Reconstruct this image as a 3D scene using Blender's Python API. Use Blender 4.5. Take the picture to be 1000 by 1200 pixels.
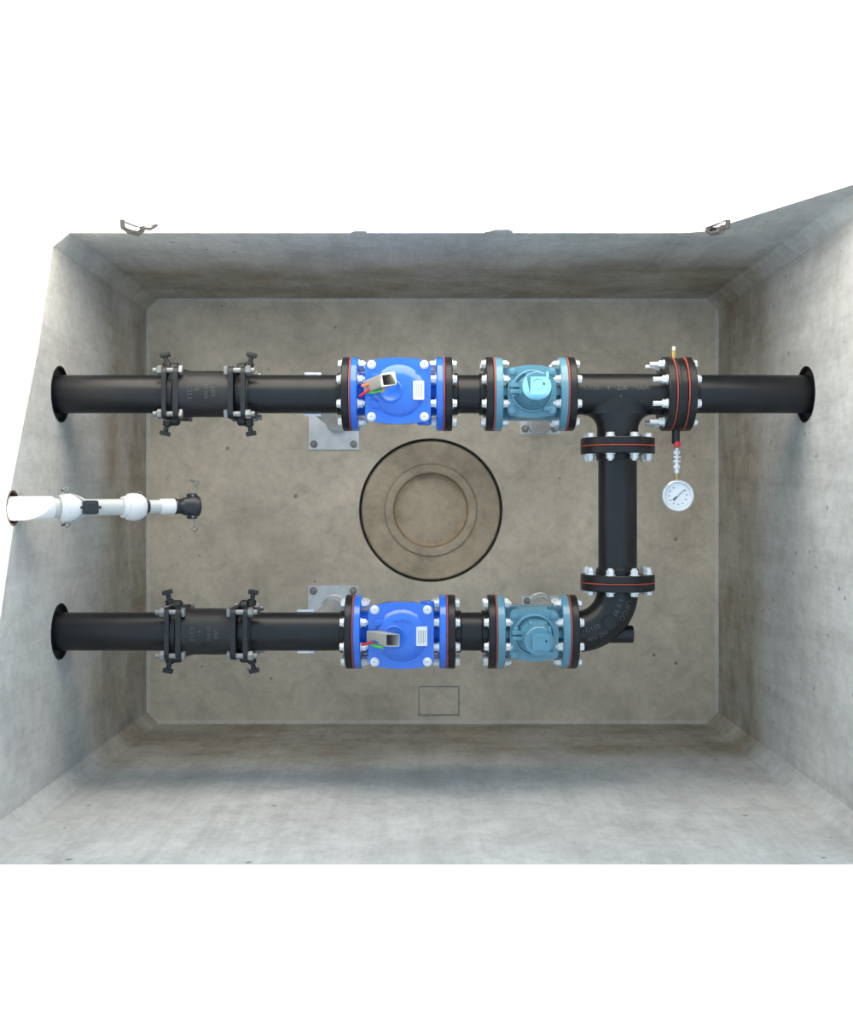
import bpy, bmesh, math, random
from mathutils import Vector, Matrix
random.seed(7)
for o in list(bpy.data.objects):
    bpy.data.objects.remove(o)
sc = bpy.context.scene
COL = sc.collection
PI = math.pi

# ------------------------------------------------------------------ camera, sky, sun, exposure
D = 4.5                      # camera height above the vault floor (m)
F = 1300.0                   # focal length in px of the 1000 x 1200 frame
CX, CY = 505.0, 588.0        # foot of the vertical through the lens
cam_d = bpy.data.cameras.new('camera')
cam_d.sensor_fit = 'AUTO'; cam_d.sensor_width = 36.0
cam_d.lens = F * 36.0 / 1200.0
cam_d.shift_x = (500 - CX) / 1200.0
cam_d.shift_y = (CY - 600) / 1200.0
cam_d.clip_end = 100
cam = bpy.data.objects.new('camera', cam_d); COL.objects.link(cam)
cam.location = (0, 0, D)
sc.camera = cam

SUN = Vector((0.347, -1.724, 0.645)).normalized()      # towards the sun
wd = bpy.data.worlds.new('sky'); sc.world = wd; wd.use_nodes = True
wn = wd.node_tree.nodes; wl = wd.node_tree.links
wn['Background'].inputs[0].default_value = (0.62, 0.82, 1.0, 1)      # bright hazy sky, even all over
wn['Background'].inputs[1].default_value = 0.95

sd = bpy.data.lights.new('sun', 'SUN'); sd.energy = 23.0; sd.angle = math.radians(0.55); sd.color = (1.0, 0.93, 0.84)
so = bpy.data.objects.new('sun', sd); COL.objects.link(so)
so.rotation_euler = SUN.to_track_quat('Z', 'Y').to_euler(); so.location = SUN * 8

vs = sc.view_settings
vs.view_transform = 'Standard'; vs.look = 'None'; vs.gamma = 1.0; vs.use_curve_mapping = False
vs.exposure = 0.42

# ------------------------------------------------------------------ sizes
S = D / F                    # metres per px on the floor
ZP = 1.05                    # height of the pipe axes
K = (D - ZP) / F             # metres per px at pipe height
XL, XR = -333 * S, 337 * S
YB, YT = -260 * S, 238 * S   # front (bottom of picture) and back wall faces
ZR = 1.75                    # rim
YU, YD = 126 * K, -152 * K   # axes of the upper and lower pipe row
def xp(px): return (px - CX) * K
R_PIPE, R_FL, T_FL, R_BC = 0.0595, 0.1145, 0.023, 0.0955

# ------------------------------------------------------------------ materials
def new_mat(name):
    m = bpy.data.materials.new(name); m.use_nodes = True
    nt = m.node_tree; b = nt.nodes['Principled BSDF']
    return m, nt, b
def N(nt, t, **kw):
    n = nt.nodes.new(t)
    for k, v in kw.items(): setattr(n, k, v)
    return n
def ramp(nt, fac, stops):
    r = N(nt, 'ShaderNodeValToRGB'); nt.links.new(fac, r.inputs[0])
    e = r.color_ramp.elements
    e[0].position, e[0].color = stops[0][0], (*stops[0][1], 1)
    e[1].position, e[1].color = stops[-1][0], (*stops[-1][1], 1)
    for p, c in stops[1:-1]:
        x = e.new(p); x.color = (*c, 1)
    return r.outputs[0]
def mixc(nt, mode, fac, a, b):
    m = N(nt, 'ShaderNodeMix', data_type='RGBA', blend_type=mode)
    if isinstance(fac, float): m.inputs[0].default_value = fac
    else: nt.links.new(fac, m.inputs[0])
    for s, v in ((m.inputs[6], a), (m.inputs[7], b)):
        if isinstance(v, tuple): s.default_value = (*v, 1)
        else: nt.links.new(v, s)
    return m.outputs[2]
def noise(nt, vec, scale, detail=5, rough=0.6, dist=0.0):
    n = N(nt, 'ShaderNodeTexNoise'); n.inputs['Scale'].default_value = scale
    n.inputs['Detail'].default_value = detail; n.inputs['Roughness'].default_value = rough
    n.inputs['Distortion'].default_value = dist
    if vec is not None: nt.links.new(vec, n.inputs['Vector'])
    return n.outputs[0]
def mapping(nt, vec, scale, rot=(0, 0, 0)):
    m = N(nt, 'ShaderNodeMapping'); m.inputs['Scale'].default_value = scale; m.inputs['Rotation'].default_value = rot
    nt.links.new(vec, m.inputs[0]); return m.outputs[0]
def math_n(nt, op, a, b=None, clamp=False):
    m = N(nt, 'ShaderNodeMath', operation=op, use_clamp=clamp)
    for i, v in enumerate((a, b)):
        if v is None: continue
        if isinstance(v, (int, float)): m.inputs[i].default_value = v
        else: nt.links.new(v, m.inputs[i])
    return m.outputs[0]

def concrete(name, base, silt=None, streak=None, rough=0.85, mottling=0.5, pits=True):
    """base colour, silt = (z level, colour) of the dried high-water silt stain, streak = scale vector of form marks"""
    m, nt, b = new_mat(name)
    geo = N(nt, 'ShaderNodeNewGeometry'); pos = geo.outputs['Position']
    big = noise(nt, pos, 2.3, 6, 0.62, 0.4)
    fine = noise(nt, pos, 26, 6, 0.7)
    dk = tuple(c * (1 - 0.34 * mottling) for c in base); lt = tuple(min(1, c * (1 + 0.22 * mottling)) for c in base)
    col = ramp(nt, big, [(0.30, dk), (0.52, base), (0.72, lt)])
    speck = ramp(nt, fine, [(0.30, (0.80, 0.80, 0.80)), (0.55, (1, 1, 1)), (0.75, (1.06, 1.06, 1.05))])
    col = mixc(nt, 'MULTIPLY', 0.75, col, speck)
    mid = noise(nt, pos, 7.0, 8, 0.72, 0.6)
    midc = ramp(nt, mid, [(0.32, (0.80, 0.79, 0.77)), (0.5, (1, 1, 1)), (0.68, (1.10, 1.09, 1.07))])
    col = mixc(nt, 'MULTIPLY', 0.9 * mottling + 0.2, col, midc)
    if streak:
        st2 = noise(nt, mapping(nt, pos, tuple(c * 5 for c in streak), (0.12, 0.12, 0)), 1.0, 3, 0.6)
        col = mixc(nt, 'MULTIPLY', 0.35, col, ramp(nt, st2, [(0.30, (0.82, 0.82, 0.81)), (0.5, (1, 1, 1)), (0.72, (1.10, 1.10, 1.09))]))
        st = noise(nt, mapping(nt, pos, streak), 1.0, 4, 0.6)
        stc = ramp(nt, st, [(0.33, (0.80, 0.80, 0.79)), (0.5, (1, 1, 1)), (0.70, (1.07, 1.06, 1.05))])
        col = mixc(nt, 'MULTIPLY', 0.55, col, stc)
    if silt:
        sep = N(nt, 'ShaderNodeSeparateXYZ'); nt.links.new(pos, sep.inputs[0])
        wob = noise(nt, mapping(nt, pos, (1.6, 1.6, 0.5)), 1.6, 5, 0.55)
        lev = math_n(nt, 'ADD', sep.outputs[2], math_n(nt, 'MULTIPLY', math_n(nt, 'SUBTRACT', wob, 0.5), 0.55))
        mask = N(nt, 'ShaderNodeMapRange', interpolation_type='SMOOTHSTEP')
        nt.links.new(lev, mask.inputs[0])
        mask.inputs[1].default_value = silt[0] - 0.16; mask.inputs[2].default_value = silt[0] + 0.12
        mask.inputs[3].default_value = 1; mask.inputs[4].default_value = 0
        patch = noise(nt, mapping(nt, pos, (2.2, 2.2, 3.5)), 1.5, 6, 0.65)
        pm = ramp(nt, patch, [(0.30, (0.25, 0.25, 0.25)), (0.62, (1, 1, 1))])
        fac = math_n(nt, 'MULTIPLY', mask.outputs[0], pm)
        col = mixc(nt, 'MULTIPLY', fac, col, silt[1])
    bump_h = math_n(nt, 'ADD', math_n(nt, 'MULTIPLY', fine, 0.5), math_n(nt, 'MULTIPLY', noise(nt, pos, 90, 3, 0.6), 0.4))
    if pits:
        v = N(nt, 'ShaderNodeTexVoronoi'); v.inputs['Scale'].default_value = 11.0; nt.links.new(pos, v.inputs['Vector'])
        d = v.outputs['Distance']
        sepc = N(nt, 'ShaderNodeSeparateColor'); nt.links.new(v.outputs['Color'], sepc.inputs[0])
        rr = math_n(nt, 'MULTIPLY', math_n(nt, 'SUBTRACT', sepc.outputs[0], 0.40, True), 0.17)
        pit = math_n(nt, 'LESS_THAN', d, rr)
        col = mixc(nt, 'MIX', math_n(nt, 'MULTIPLY', pit, 0.72), col, tuple(c * 0.3 for c in base))
        bump_h = math_n(nt, 'SUBTRACT', bump_h, math_n(nt, 'MULTIPLY', pit, 0.8))
    bp = N(nt, 'ShaderNodeBump'); bp.inputs['Strength'].default_value = 0.35; bp.inputs['Distance'].default_value = 0.006
    nt.links.new(bump_h, bp.inputs['Height']); nt.links.new(bp.outputs[0], b.inputs['Normal'])
    nt.links.new(col, b.inputs['Base Color']); b.inputs['Roughness'].default_value = rough
    b.inputs['Specular IOR Level'].default_value = 0.3
    return m

def paint(name, col, rough=0.4, coat=0.0, metal=0.0, var=0.18, bump=0.0, bscale=60, spec=0.5):
    m, nt, b = new_mat(name)
    tc = N(nt, 'ShaderNodeTexCoord')
    n = noise(nt, tc.outputs['Object'], 14, 5, 0.6)
    c = ramp(nt, n, [(0.3, tuple(x * (1 - var) for x in col)), (0.7, tuple(min(1, x * (1 + var)) for x in col))])
    nt.links.new(c, b.inputs['Base Color'])
    b.inputs['Roughness'].default_value = rough; b.inputs['Metallic'].default_value = metal
    b.inputs['Coat Weight'].default_value = coat; b.inputs['Coat Roughness'].default_value = 0.12
    b.inputs['Specular IOR Level'].default_value = spec
    if bump:
        bp = N(nt, 'ShaderNodeBump'); bp.inputs['Strength'].default_value = bump; bp.inputs['Distance'].default_value = 0.003
        nt.links.new(noise(nt, tc.outputs['Object'], bscale, 4, 0.6), bp.inputs['Height']); nt.links.new(bp.outputs[0], b.inputs['Normal'])
    return m

SILT = (0.60, 0.80, 0.70)
M = {}
M['wall'] = concrete('wall_concrete', (0.58, 0.575, 0.555), (0.62, (0.60, 0.53, 0.43)), (14, 14, 1.4))
M['floor'] = concrete('floor_concrete', (0.62, 0.555, 0.455), None, None, 0.8, 0.75)
M['cove'] = concrete('cove_grout', (0.58, 0.55, 0.49), None, None, 0.9, 0.4, False)
M['cover'] = concrete('cover_concrete', (0.47, 0.395, 0.30), None, None, 0.75, 1.1, False)
M['ground'] = concrete('ground_concrete', (0.80, 0.79, 0.76), None, None, 0.9, 0.25, False)
M['black'] = paint('black_asphalt_paint', (0.0070, 0.0075, 0.0095), 0.36, 0.0, 0, 0.4, 0.10, 90, 0.45)
M['iron'] = paint('cast_iron', (0.013, 0.0135, 0.015), 0.45, 0, 0, 0.4, 0.3, 120)
M['letter'] = paint('worn_raised_letters', (0.085, 0.085, 0.088), 0.6, 0, 0, 0.3)
M['rubber'] = paint('black_rubber', (0.012, 0.012, 0.012), 0.75, 0, 0, 0.3, 0.3, 80)
M['gasket'] = paint('red_rubber_gasket', (0.42, 0.070, 0.042), 0.6, 0, 0, 0.12)
M['zinc'] = paint('zinc_bolt', (0.78, 0.79, 0.80), 0.35, 0, 0.35, 0.08)
M['galv'] = paint('galvanised_steel', (0.68, 0.70, 0.73), 0.36, 0, 0.35, 0.14)
M['bolt_steel'] = paint('dull_bolt_steel', (0.27, 0.27, 0.265), 0.42, 0, 0.5, 0.3)
M['anchor'] = paint('grey_anchor_bolt', (0.30, 0.29, 0.28), 0.5, 0, 0.4, 0.2)
M['tan'] = concrete('tan_silt', (0.52, 0.41, 0.27), None, None, 0.85, 0.8, False)
M['blue'] = paint('blue_epoxy', (0.016, 0.150, 0.72), 0.26, 0.8, 0, 0.08, 0.05, 40)
M['teal'] = paint('teal_paint', (0.098, 0.265, 0.36), 0.30, 0.6, 0, 0.08, 0.12, 70)
M['white'] = paint('white_label', (0.80, 0.80, 0.78), 0.5, 0, 0, 0.04)
M['print'] = paint('grey_print', (0.20, 0.20, 0.22), 0.6, 0, 0, 0.1)
M['tube'] = paint('beige_steel_tube', (0.42, 0.40, 0.35), 0.5, 0, 0.2, 0.15)
M['pvc'] = paint('white_pvc', (0.70, 0.70, 0.695), 0.35, 0.1, 0, 0.03)
M['pvc_grey'] = paint('pale_grey_pvc', (0.50, 0.505, 0.49), 0.4, 0.1, 0, 0.04)
M['plastic'] = paint('black_plastic', (0.02, 0.021, 0.025), 0.38, 0, 0, 0.25, 0.1)
M['wire'] = paint('stainless_wire', (0.34, 0.34, 0.34), 0.3, 0, 0.9, 0.1)
M['brass'] = paint('brass', (0.62, 0.45, 0.16), 0.3, 0, 0.8, 0.12)
M['red'] = paint('red_plastic', (0.70, 0.02, 0.02), 0.35, 0.3, 0, 0.06)
M['green'] = paint('green_insulation', (0.10, 0.62, 0.12), 0.4, 0, 0, 0.06)
M['bluewire'] = paint('blue_insulation', (0.02, 0.10, 0.42), 0.4, 0, 0, 0.06)
M['orange'] = paint('orange_insulation', (0.85, 0.22, 0.06), 0.4, 0, 0, 0.06)
M['yellow'] = paint('yellow_insulation', (0.80, 0.55, 0.08), 0.4, 0, 0, 0.06)
M['steel'] = paint('gauge_case_steel', (0.80, 0.82, 0.85), 0.22, 0, 0.45, 0.04)
M['dial'] = paint('dial_white', (0.84, 0.86, 0.87), 0.5, 0, 0, 0.02)
M['ink'] = paint('dial_ink', (0.03, 0.03, 0.06), 0.5, 0, 0, 0.05)
M['rust'] = paint('rusty_steel', (0.085, 0.058, 0.045), 0.75, 0, 0.2, 0.4, 0.3)
M['dark'] = paint('dark_bore', (0.008, 0.008, 0.008), 0.8, 0, 0, 0.1)
g, nt, b = new_mat('gauge_glass')
tr = N(nt, 'ShaderNodeBsdfTransparent'); gl = N(nt, 'ShaderNodeBsdfGlossy'); gl.inputs['Roughness'].default_value = 0.03
mx = N(nt, 'ShaderNodeMixShader'); mx.inputs[0].default_value = 0.07
nt.links.new(tr.outputs[0], mx.inputs[1]); nt.links.new(gl.outputs[0], mx.inputs[2])
nt.links.new(mx.outputs[0], nt.nodes['Material Output'].inputs[0]); M['glass'] = g

# ------------------------------------------------------------------ mesh helpers
def mk(bm, name, mat, smooth=38):
    bmesh.ops.recalc_face_normals(bm, faces=bm.faces)
    me = bpy.data.meshes.new(name); bm.to_mesh(me); bm.free()
    me.materials.append(M[mat])
    if smooth:
        me.polygons.foreach_set('use_smooth', [True] * len(me.polygons))
        me.set_sharp_from_angle(angle=math.radians(smooth))
    return me
def put(name, me, parent=None, loc=(0, 0, 0), rot=(0, 0, 0)):
    o = bpy.data.objects.new(name, me); COL.objects.link(o)
    o.location = loc; o.rotation_euler = rot; o.parent = parent
    return o
def part(name, bm, mat, parent, loc=(0, 0, 0), rot=(0, 0, 0), smooth=38):
    return put(name, mk(bm, name, mat, smooth), parent, loc, rot)
def tag(o, label, cat, group=None):
    o['label'] = label; o['category'] = cat
    if group: o['group'] = group
    return o
def thing(name, label, cat, loc, rot=(0, 0, 0), group=None):
    o = bpy.data.objects.new(name, None); COL.objects.link(o); o.empty_display_size = 0.05
    o.location = loc; o.rotation_euler = rot
    return tag(o, label, cat, group)
def struct(name, bm, mat, parent=None, smooth=30):
    o = part(name, bm, mat, parent, smooth=smooth)
    if parent is None: o['kind'] = 'structure'
    return o
AX = {'X': Matrix(((1, 0, 0), (0, 1, 0), (0, 0, 1))),          # (t, u, v) -> xyz columns
      'Y': Matrix(((0, 0, 1), (1, 0, 0), (0, 1, 0))),
      'Z': Matrix(((0, 1, 0), (0, 0, 1), (1, 0, 0)))}
def lathe(bm, prof, axis='X', segs=40, off=(0, 0, 0), a0=0.0, ring=False):
    """prof = [(t along axis, radius)]; ends are capped unless ring (closed profile loop)"""
    A = AX[axis]; off = Vector(off); rows = []
    for t, r in prof:
        if r < 1e-7: rows.append([bm.verts.new(A @ Vector((t, 0, 0)) + off)])
        else: rows.append([bm.verts.new(A @ Vector((t, r * math.cos(a0 + 2 * PI * i / segs), r * math.sin(a0 + 2 * PI * i / segs))) + off) for i in range(segs)])
    pairs = list(zip(rows[:-1], rows[1:]))
    if ring: pairs.append((rows[-1], rows[0]))
    for p, q in pairs:
        for i in range(segs):
            j = (i + 1) % segs
            if len(p) == 1 and len(q) == 1: continue
            if len(p) == 1: bm.faces.new((p[0], q[i], q[j]))
            elif len(q) == 1: bm.faces.new((p[i], q[0], p[j]))
            else: bm.faces.new((p[i], q[i], q[j], p[j]))
    if not ring:
        for r in (rows[0], rows[-1]):
            if len(r) > 1: bm.faces.new(r)
    return bm
def L(prof, axis='X', segs=40, off=(0, 0, 0), a0=0.0, ring=False):
    return lathe(bmesh.new(), prof, axis, segs, off, a0, ring)
def box(bm, c, s, bev=0.0, rot=None):
    r = bmesh.ops.create_cube(bm, size=1.0)
    vs_ = r['verts']
    for v in vs_: v.co = Vector((v.co.x * s[0], v.co.y * s[1], v.co.z * s[2]))
    if bev:
        es = list({e for v in vs_ for e in v.link_edges})
        rb = bmesh.ops.bevel(bm, geom=es, offset=bev, segments=2, affect='EDGES', profile=0.6)
        vs_ = list({v for f in rb['faces'] for v in f.verts} | {v for v in vs_ if v.is_valid})
    for v in vs_:
        if rot is not None: v.co = rot @ v.co
        v.co += Vector(c)
    return bm
def B(c, s, bev=0.0, rot=None): return box(bmesh.new(), c, s, bev, rot)
def tube(bm, pts, r, segs=10, cap=True):
    pts = [Vector(p) for p in pts]; rings = []
    up = Vector((0.13, 0.31, 0.94)).normalized()
    for i, p in enumerate(pts):
        d = (pts[min(i + 1, len(pts) - 1)] - pts[max(i - 1, 0)]).normalized()
        a = d.cross(up)
        if a.length < 0.05: a = d.cross(Vector((1, 0, 0)))
        a.normalize(); c = d.cross(a)
        rr = r[i] if isinstance(r, (list, tuple)) else r
        rings.append([bm.verts.new(p + rr * (a * math.cos(2 * PI * k / segs) + c * math.sin(2 * PI * k / segs))) for k in range(segs)])
    for p, q in zip(rings[:-1], rings[1:]):
        for k in range(segs): bm.faces.new((p[k], p[(k + 1) % segs], q[(k + 1) % segs], q[k]))
    if cap: bm.faces.new(rings[0]); bm.faces.new(rings[-1])
    return bm
def T(pts, r, segs=10): return tube(bmesh.new(), pts, r, segs)
def circle(cx, cy, r, n=40): return [(cx + r * math.cos(2 * PI * i / n), cy + r * math.sin(2 * PI * i / n)) for i in range(n)]
def rrect(hx, hy, r, n=6, cx=0, cy=0):
    out = []
    for sx, sy, a in ((1, 1, 0), (-1, 1, 90), (-1, -1, 180), (1, -1, 270)):
        for i in range(n + 1):
            t = math.radians(a + 90 * i / n)
            out.append((cx + sx * (hx - r) + r * math.cos(t), cy + sy * (hy - r) + r * math.sin(t)))
    return out
def plate(outline, holes, w0, w1, M3=None, off=(0, 0, 0), bev=0.0):
    """2-D outline with holes, extruded from w0 to w1; M3 maps (u, v, w) to xyz"""
    bm = bmesh.new(); off = Vector(off); M3 = M3 or Matrix.Identity(3)
    loops = [outline] + list(holes); sides = []
    for w in (w0, w1):
        es = []; ls = []
        for lp in loops:
            vv = [bm.verts.new((u, v, w)) for u, v in lp]; ls.append(vv)
            for i in range(len(vv)): es.append(bm.edges.new((vv[i], vv[(i + 1) % len(vv)])))
        if holes: bmesh.ops.triangle_fill(bm, use_beauty=True, use_dissolve=False, edges=es)
        else: bm.faces.new(ls[0])
        sides.append(ls)
    for a, c in zip(*sides):
        for i in range(len(a)):
            j = (i + 1) % len(a); bm.faces.new((a[i], a[j], c[j], c[i]))
    if bev:
        top = set(sides[1][0]); es = [e for e in bm.edges if e.verts[0] in top and e.verts[1] in top and len(e.link_faces) == 2 and abs(e.calc_face_angle(0)) > 0.8]
        bmesh.ops.bevel(bm, geom=es, offset=bev, segments=3, affect='EDGES', profile=0.5)
    for v in bm.verts: v.co = M3 @ v.co + off
    return bm
TO_X = Matrix(((0, 0, 1), (1, 0, 0), (0, 1, 0)))      # (u, v, w) -> x = w, y = u, z = v
TO_Y = Matrix(((1, 0, 0), (0, 0, 1), (0, 1, 0)))      # x = u, y = w, z = v
def text_bm(txt, size, depth=0.0032):
    cu = bpy.data.curves.new('t', 'FONT'); cu.body = txt; cu.size = size; cu.extrude = depth / 2
    cu.align_x = 'CENTER'; cu.align_y = 'CENTER'; cu.resolution_u = 2
    ob = bpy.data.objects.new('t', cu); COL.objects.link(ob)
    dg = bpy.context.evaluated_depsgraph_get(); dg.update()
    me = bpy.data.meshes.new_from_object(ob.evaluated_get(dg))
    bm = bmesh.new(); bm.from_mesh(me)
    bpy.data.objects.remove(ob); bpy.data.curves.remove(cu); bpy.data.meshes.remove(me)
    for _ in range(1):
        bmesh.ops.triangulate(bm, faces=bm.faces)
        bmesh.ops.subdivide_edges(bm, edges=[e for e in bm.edges if e.calc_length() > size * 0.3], cuts=1)
    return bm
def wrap(bm, R, x0, turn=0.0, v0=0.0):
    """wrap a flat text on the top of a cylinder along X; turn rotates the text, v0 = arc offset towards +Y"""
    c, s = math.cos(turn), math.sin(turn)
    for v in bm.verts:
        u, w, h = v.co.x * c - v.co.y * s, v.co.x * s + v.co.y * c, v.co.z
        a = (w + v0) / R
        v.co = Vector((x0 + u, (R + h) * math.sin(a), (R + h) * math.cos(a)))
    return bm

# ------------------------------------------------------------------ the vault
TH = 0.18
SUMP = (0.0, (CY - 598) * S); R_SUMP = 84.5 * S
hole_u, hole_d, hole_p = (YU, ZP), (YD, ZP), (-0.018, 1.44)
R_H = 0.0855
fl = struct('floor', plate([(XL - TH, YB - TH), (XR + TH, YB - TH), (XR + TH, YT + TH), (XL - TH, YT + TH)], [circle(*SUMP, R_SUMP, 96)], -0.15, 0.0), 'floor')
struct('wall_left', plate([(YB - TH, 0), (YT + TH, 0), (YT + TH, ZR), (YB - TH, ZR)], [circle(*hole_u, R_H, 48), circle(*hole_d, R_H, 48), circle(*hole_p, 0.05, 36)], XL - TH, XL, TO_X), 'wall')
struct('wall_right', plate([(YB - TH, 0), (YT + TH, 0), (YT + TH, ZR), (YB - TH, ZR)], [circle(*hole_u, R_H, 48)], XR, XR + TH, TO_X), 'wall')
struct('wall_back', B(((XL + XR) / 2, YT + TH / 2, ZR / 2), (XR - XL, TH, ZR)), 'wall')
struct('wall_front', B(((XL + XR) / 2, YB - TH / 2, ZR / 2), (XR - XL, TH, ZR)), 'wall')
CH = 0.046
for n, (x, y, sx, sy) in enumerate(((XL, YT, 1, -1), (XR, YT, -1, -1), (XL, YB, 1, 1), (XR, YB, -1, 1))):
    struct('trim_%d' % (n + 1), plate([(x, y), (x + sx * CH, y), (x, y + sy * CH)], [], 0, ZR), 'wall')
def cove(name, p, q, inward):
    bm = bmesh.new(); w, h = 0.014, 0.008; rows = []
    for c in (p, q):
        c = Vector((*c, 0)); i = Vector((*inward, 0))
        rows.append([bm.verts.new(c), bm.verts.new(c + i * w), bm.verts.new(c + Vector((0, 0, h)))])
    for k in range(3): bm.faces.new((rows[0][k], rows[0][(k + 1) % 3], rows[1][(k + 1) % 3], rows[1][k]))
    bm.faces.new(rows[0]); bm.faces.new(rows[1])
    struct(name, bm, 'cove')
cove('baseboard_left', (XL, YB + CH), (XL, YT - CH), (1, 0)); cove('baseboard_right', (XR, YB + CH), (XR, YT - CH), (-1, 0))
cove('baseboard_back', (XL + CH, YT), (XR - CH, YT), (0, -1)); cove('baseboard_front', (XL + CH, YB), (XR - CH, YB), (0, 1))
G = 7.0
struct('ground', plate([(-G, -G), (G, -G), (G, G), (-G, G)], [[(XL - TH, YB - TH), (XR + TH, YB - TH), (XR + TH, YT + TH), (XL - TH, YT + TH)]], ZR - 0.25, ZR), 'ground')
# shallow filled rectangle cast into the floor near the front wall
px, py = (514.5 - CX) * S, (CY - 821) * S
rect = struct('floor_patch', B((px, py, 0.0), (0.158, 0.112, 0.003), 0.001), 'floor', fl)
for dx, dy, w, h in ((0, 0.0575, 0.166, 0.004), (0, -0.0575, 0.166, 0.004), (0.081, 0, 0.004, 0.112), (-0.081, 0, 0.004, 0.112)):
    struct('patch_edge', B((px + dx, py + dy, 0.001), (w, h, 0.006), 0.0008), 'anchor', fl)

# ------------------------------------------------------------------ sump cover
t = thing('sump_cover', 'round brown concrete sump cover with dished centre set in the floor', 'cover', (*SUMP, -0.100))
rc = R_SUMP - 0.009
part('rim_disc', L([(0.0, 0.19), (0.0, rc), (0.066, rc), (0.071, rc - 0.005), (0.073, 0.262), (0.068, 0.245), (0.066, 0.215), (0.068, 0.196), (0.065, 0.189), (0.060, 0.1885)], 'Z', 96, ring=True), 'cover', t)
part('raised_ring', L([(0.0, 0.147), (0.0, 0.1885), (0.073, 0.1885), (0.078, 0.184), (0.079, 0.170), (0.078, 0.158), (0.074, 0.1535), (0.030, 0.147)], 'Z', 96, ring=True), 'cover', t)
part('silt_ring', L([(0.030, 0.1475), (0.0365, 0.1478), (0.0335, 0.143), (0.030, 0.136)], 'Z', 96, ring=True), 'tan', t)
part('dished_centre', L([(0.0, 0.147), (0.030, 0.147), (0.0305, 0.12), (0.033, 0.06), (0.034, 0.0)], 'Z', 96), 'cover', t)
part('edge_seal', L([(0.0, rc + 0.0005), (0.0, R_SUMP - 0.0005), (0.060, R_SUMP - 0.0005), (0.060, rc + 0.0005)], 'Z', 96, ring=True), 'rubber', t)

# ------------------------------------------------------------------ shared piping meshes
def hexprof(r): return r
def bolt_mesh(grip, nut_tail=0.004):
    bm = bmesh.new(); h = grip / 2
    lathe(bm, [(-h - 0.0025, 0.0155), (-h, 0.0155)], 'X', 18)
    lathe(bm, [(-h - 0.0140, 0.0098), (-h - 0.0125, 0.0124), (-h - 0.0025, 0.0124)], 'X', 6)
    lathe(bm, [(-h - 0.0025, 0.0078), (h + 0.018 + nut_tail, 0.0078)], 'X', 12)
    lathe(bm, [(h, 0.0155), (h + 0.0025, 0.0155)], 'X', 18)
    lathe(bm, [(h + 0.0025, 0.0124), (h + 0.0160, 0.0124), (h + 0.0175, 0.0105)], 'X', 6)
    return mk(bm, 'bolt', 'zinc', 35)
BOLT = bolt_mesh(2 * T_FL + 0.004)
BOLT_LONG = bolt_mesh(2 * T_FL + 0.042, 0.026)
def flange_prof(x0, th=T_FL, r=R_FL): return [(x0, r - 0.0025), (x0 + 0.0025, r), (x0 + th - 0.0025, r), (x0 + th, r - 0.0025)]
FLANGE = {}
def flange(parent, x0, mat, th=T_FL, r=R_FL):
    key = (mat, th, r)
    if key not in FLANGE: FLANGE[key] = mk(L(flange_prof(0, th, r), 'X', 72), 'flange', mat)
    return put('flange', FLANGE[key], parent, (x0, 0, 0))
GASKET = mk(L([(-0.0018, R_FL - 0.004), (-0.0018, R_FL + 0.0006), (0.0018, R_FL + 0.0006), (0.0018, R_FL - 0.004)], 'X', 72, ring=True), 'gasket', 'gasket')
def joint(parent, x, heads=1, bolt=None, xb=None, gasket=True):
    """gasket and eight bolts of the joint at local x; heads = -1 bolt heads on the low side, +1 on the high side"""
    if gasket: put('gasket', GASKET, parent, (x, 0, 0))
    for k in range(8):
        a = math.radians(22.5 + 45 * k)
        put('bolt', bolt or BOLT, parent, ((x if xb is None else xb), R_BC * math.cos(a), R_BC * math.sin(a)),
            (random.uniform(0, PI / 3), 0, PI if heads > 0 else 0))
HUB = mk(L([(0, 0.0655), (0.016, 0.0655), (0.019, 0.0625)], 'X', 56), 'hub', 'black')
HG = 0.002         # half gasket

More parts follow.
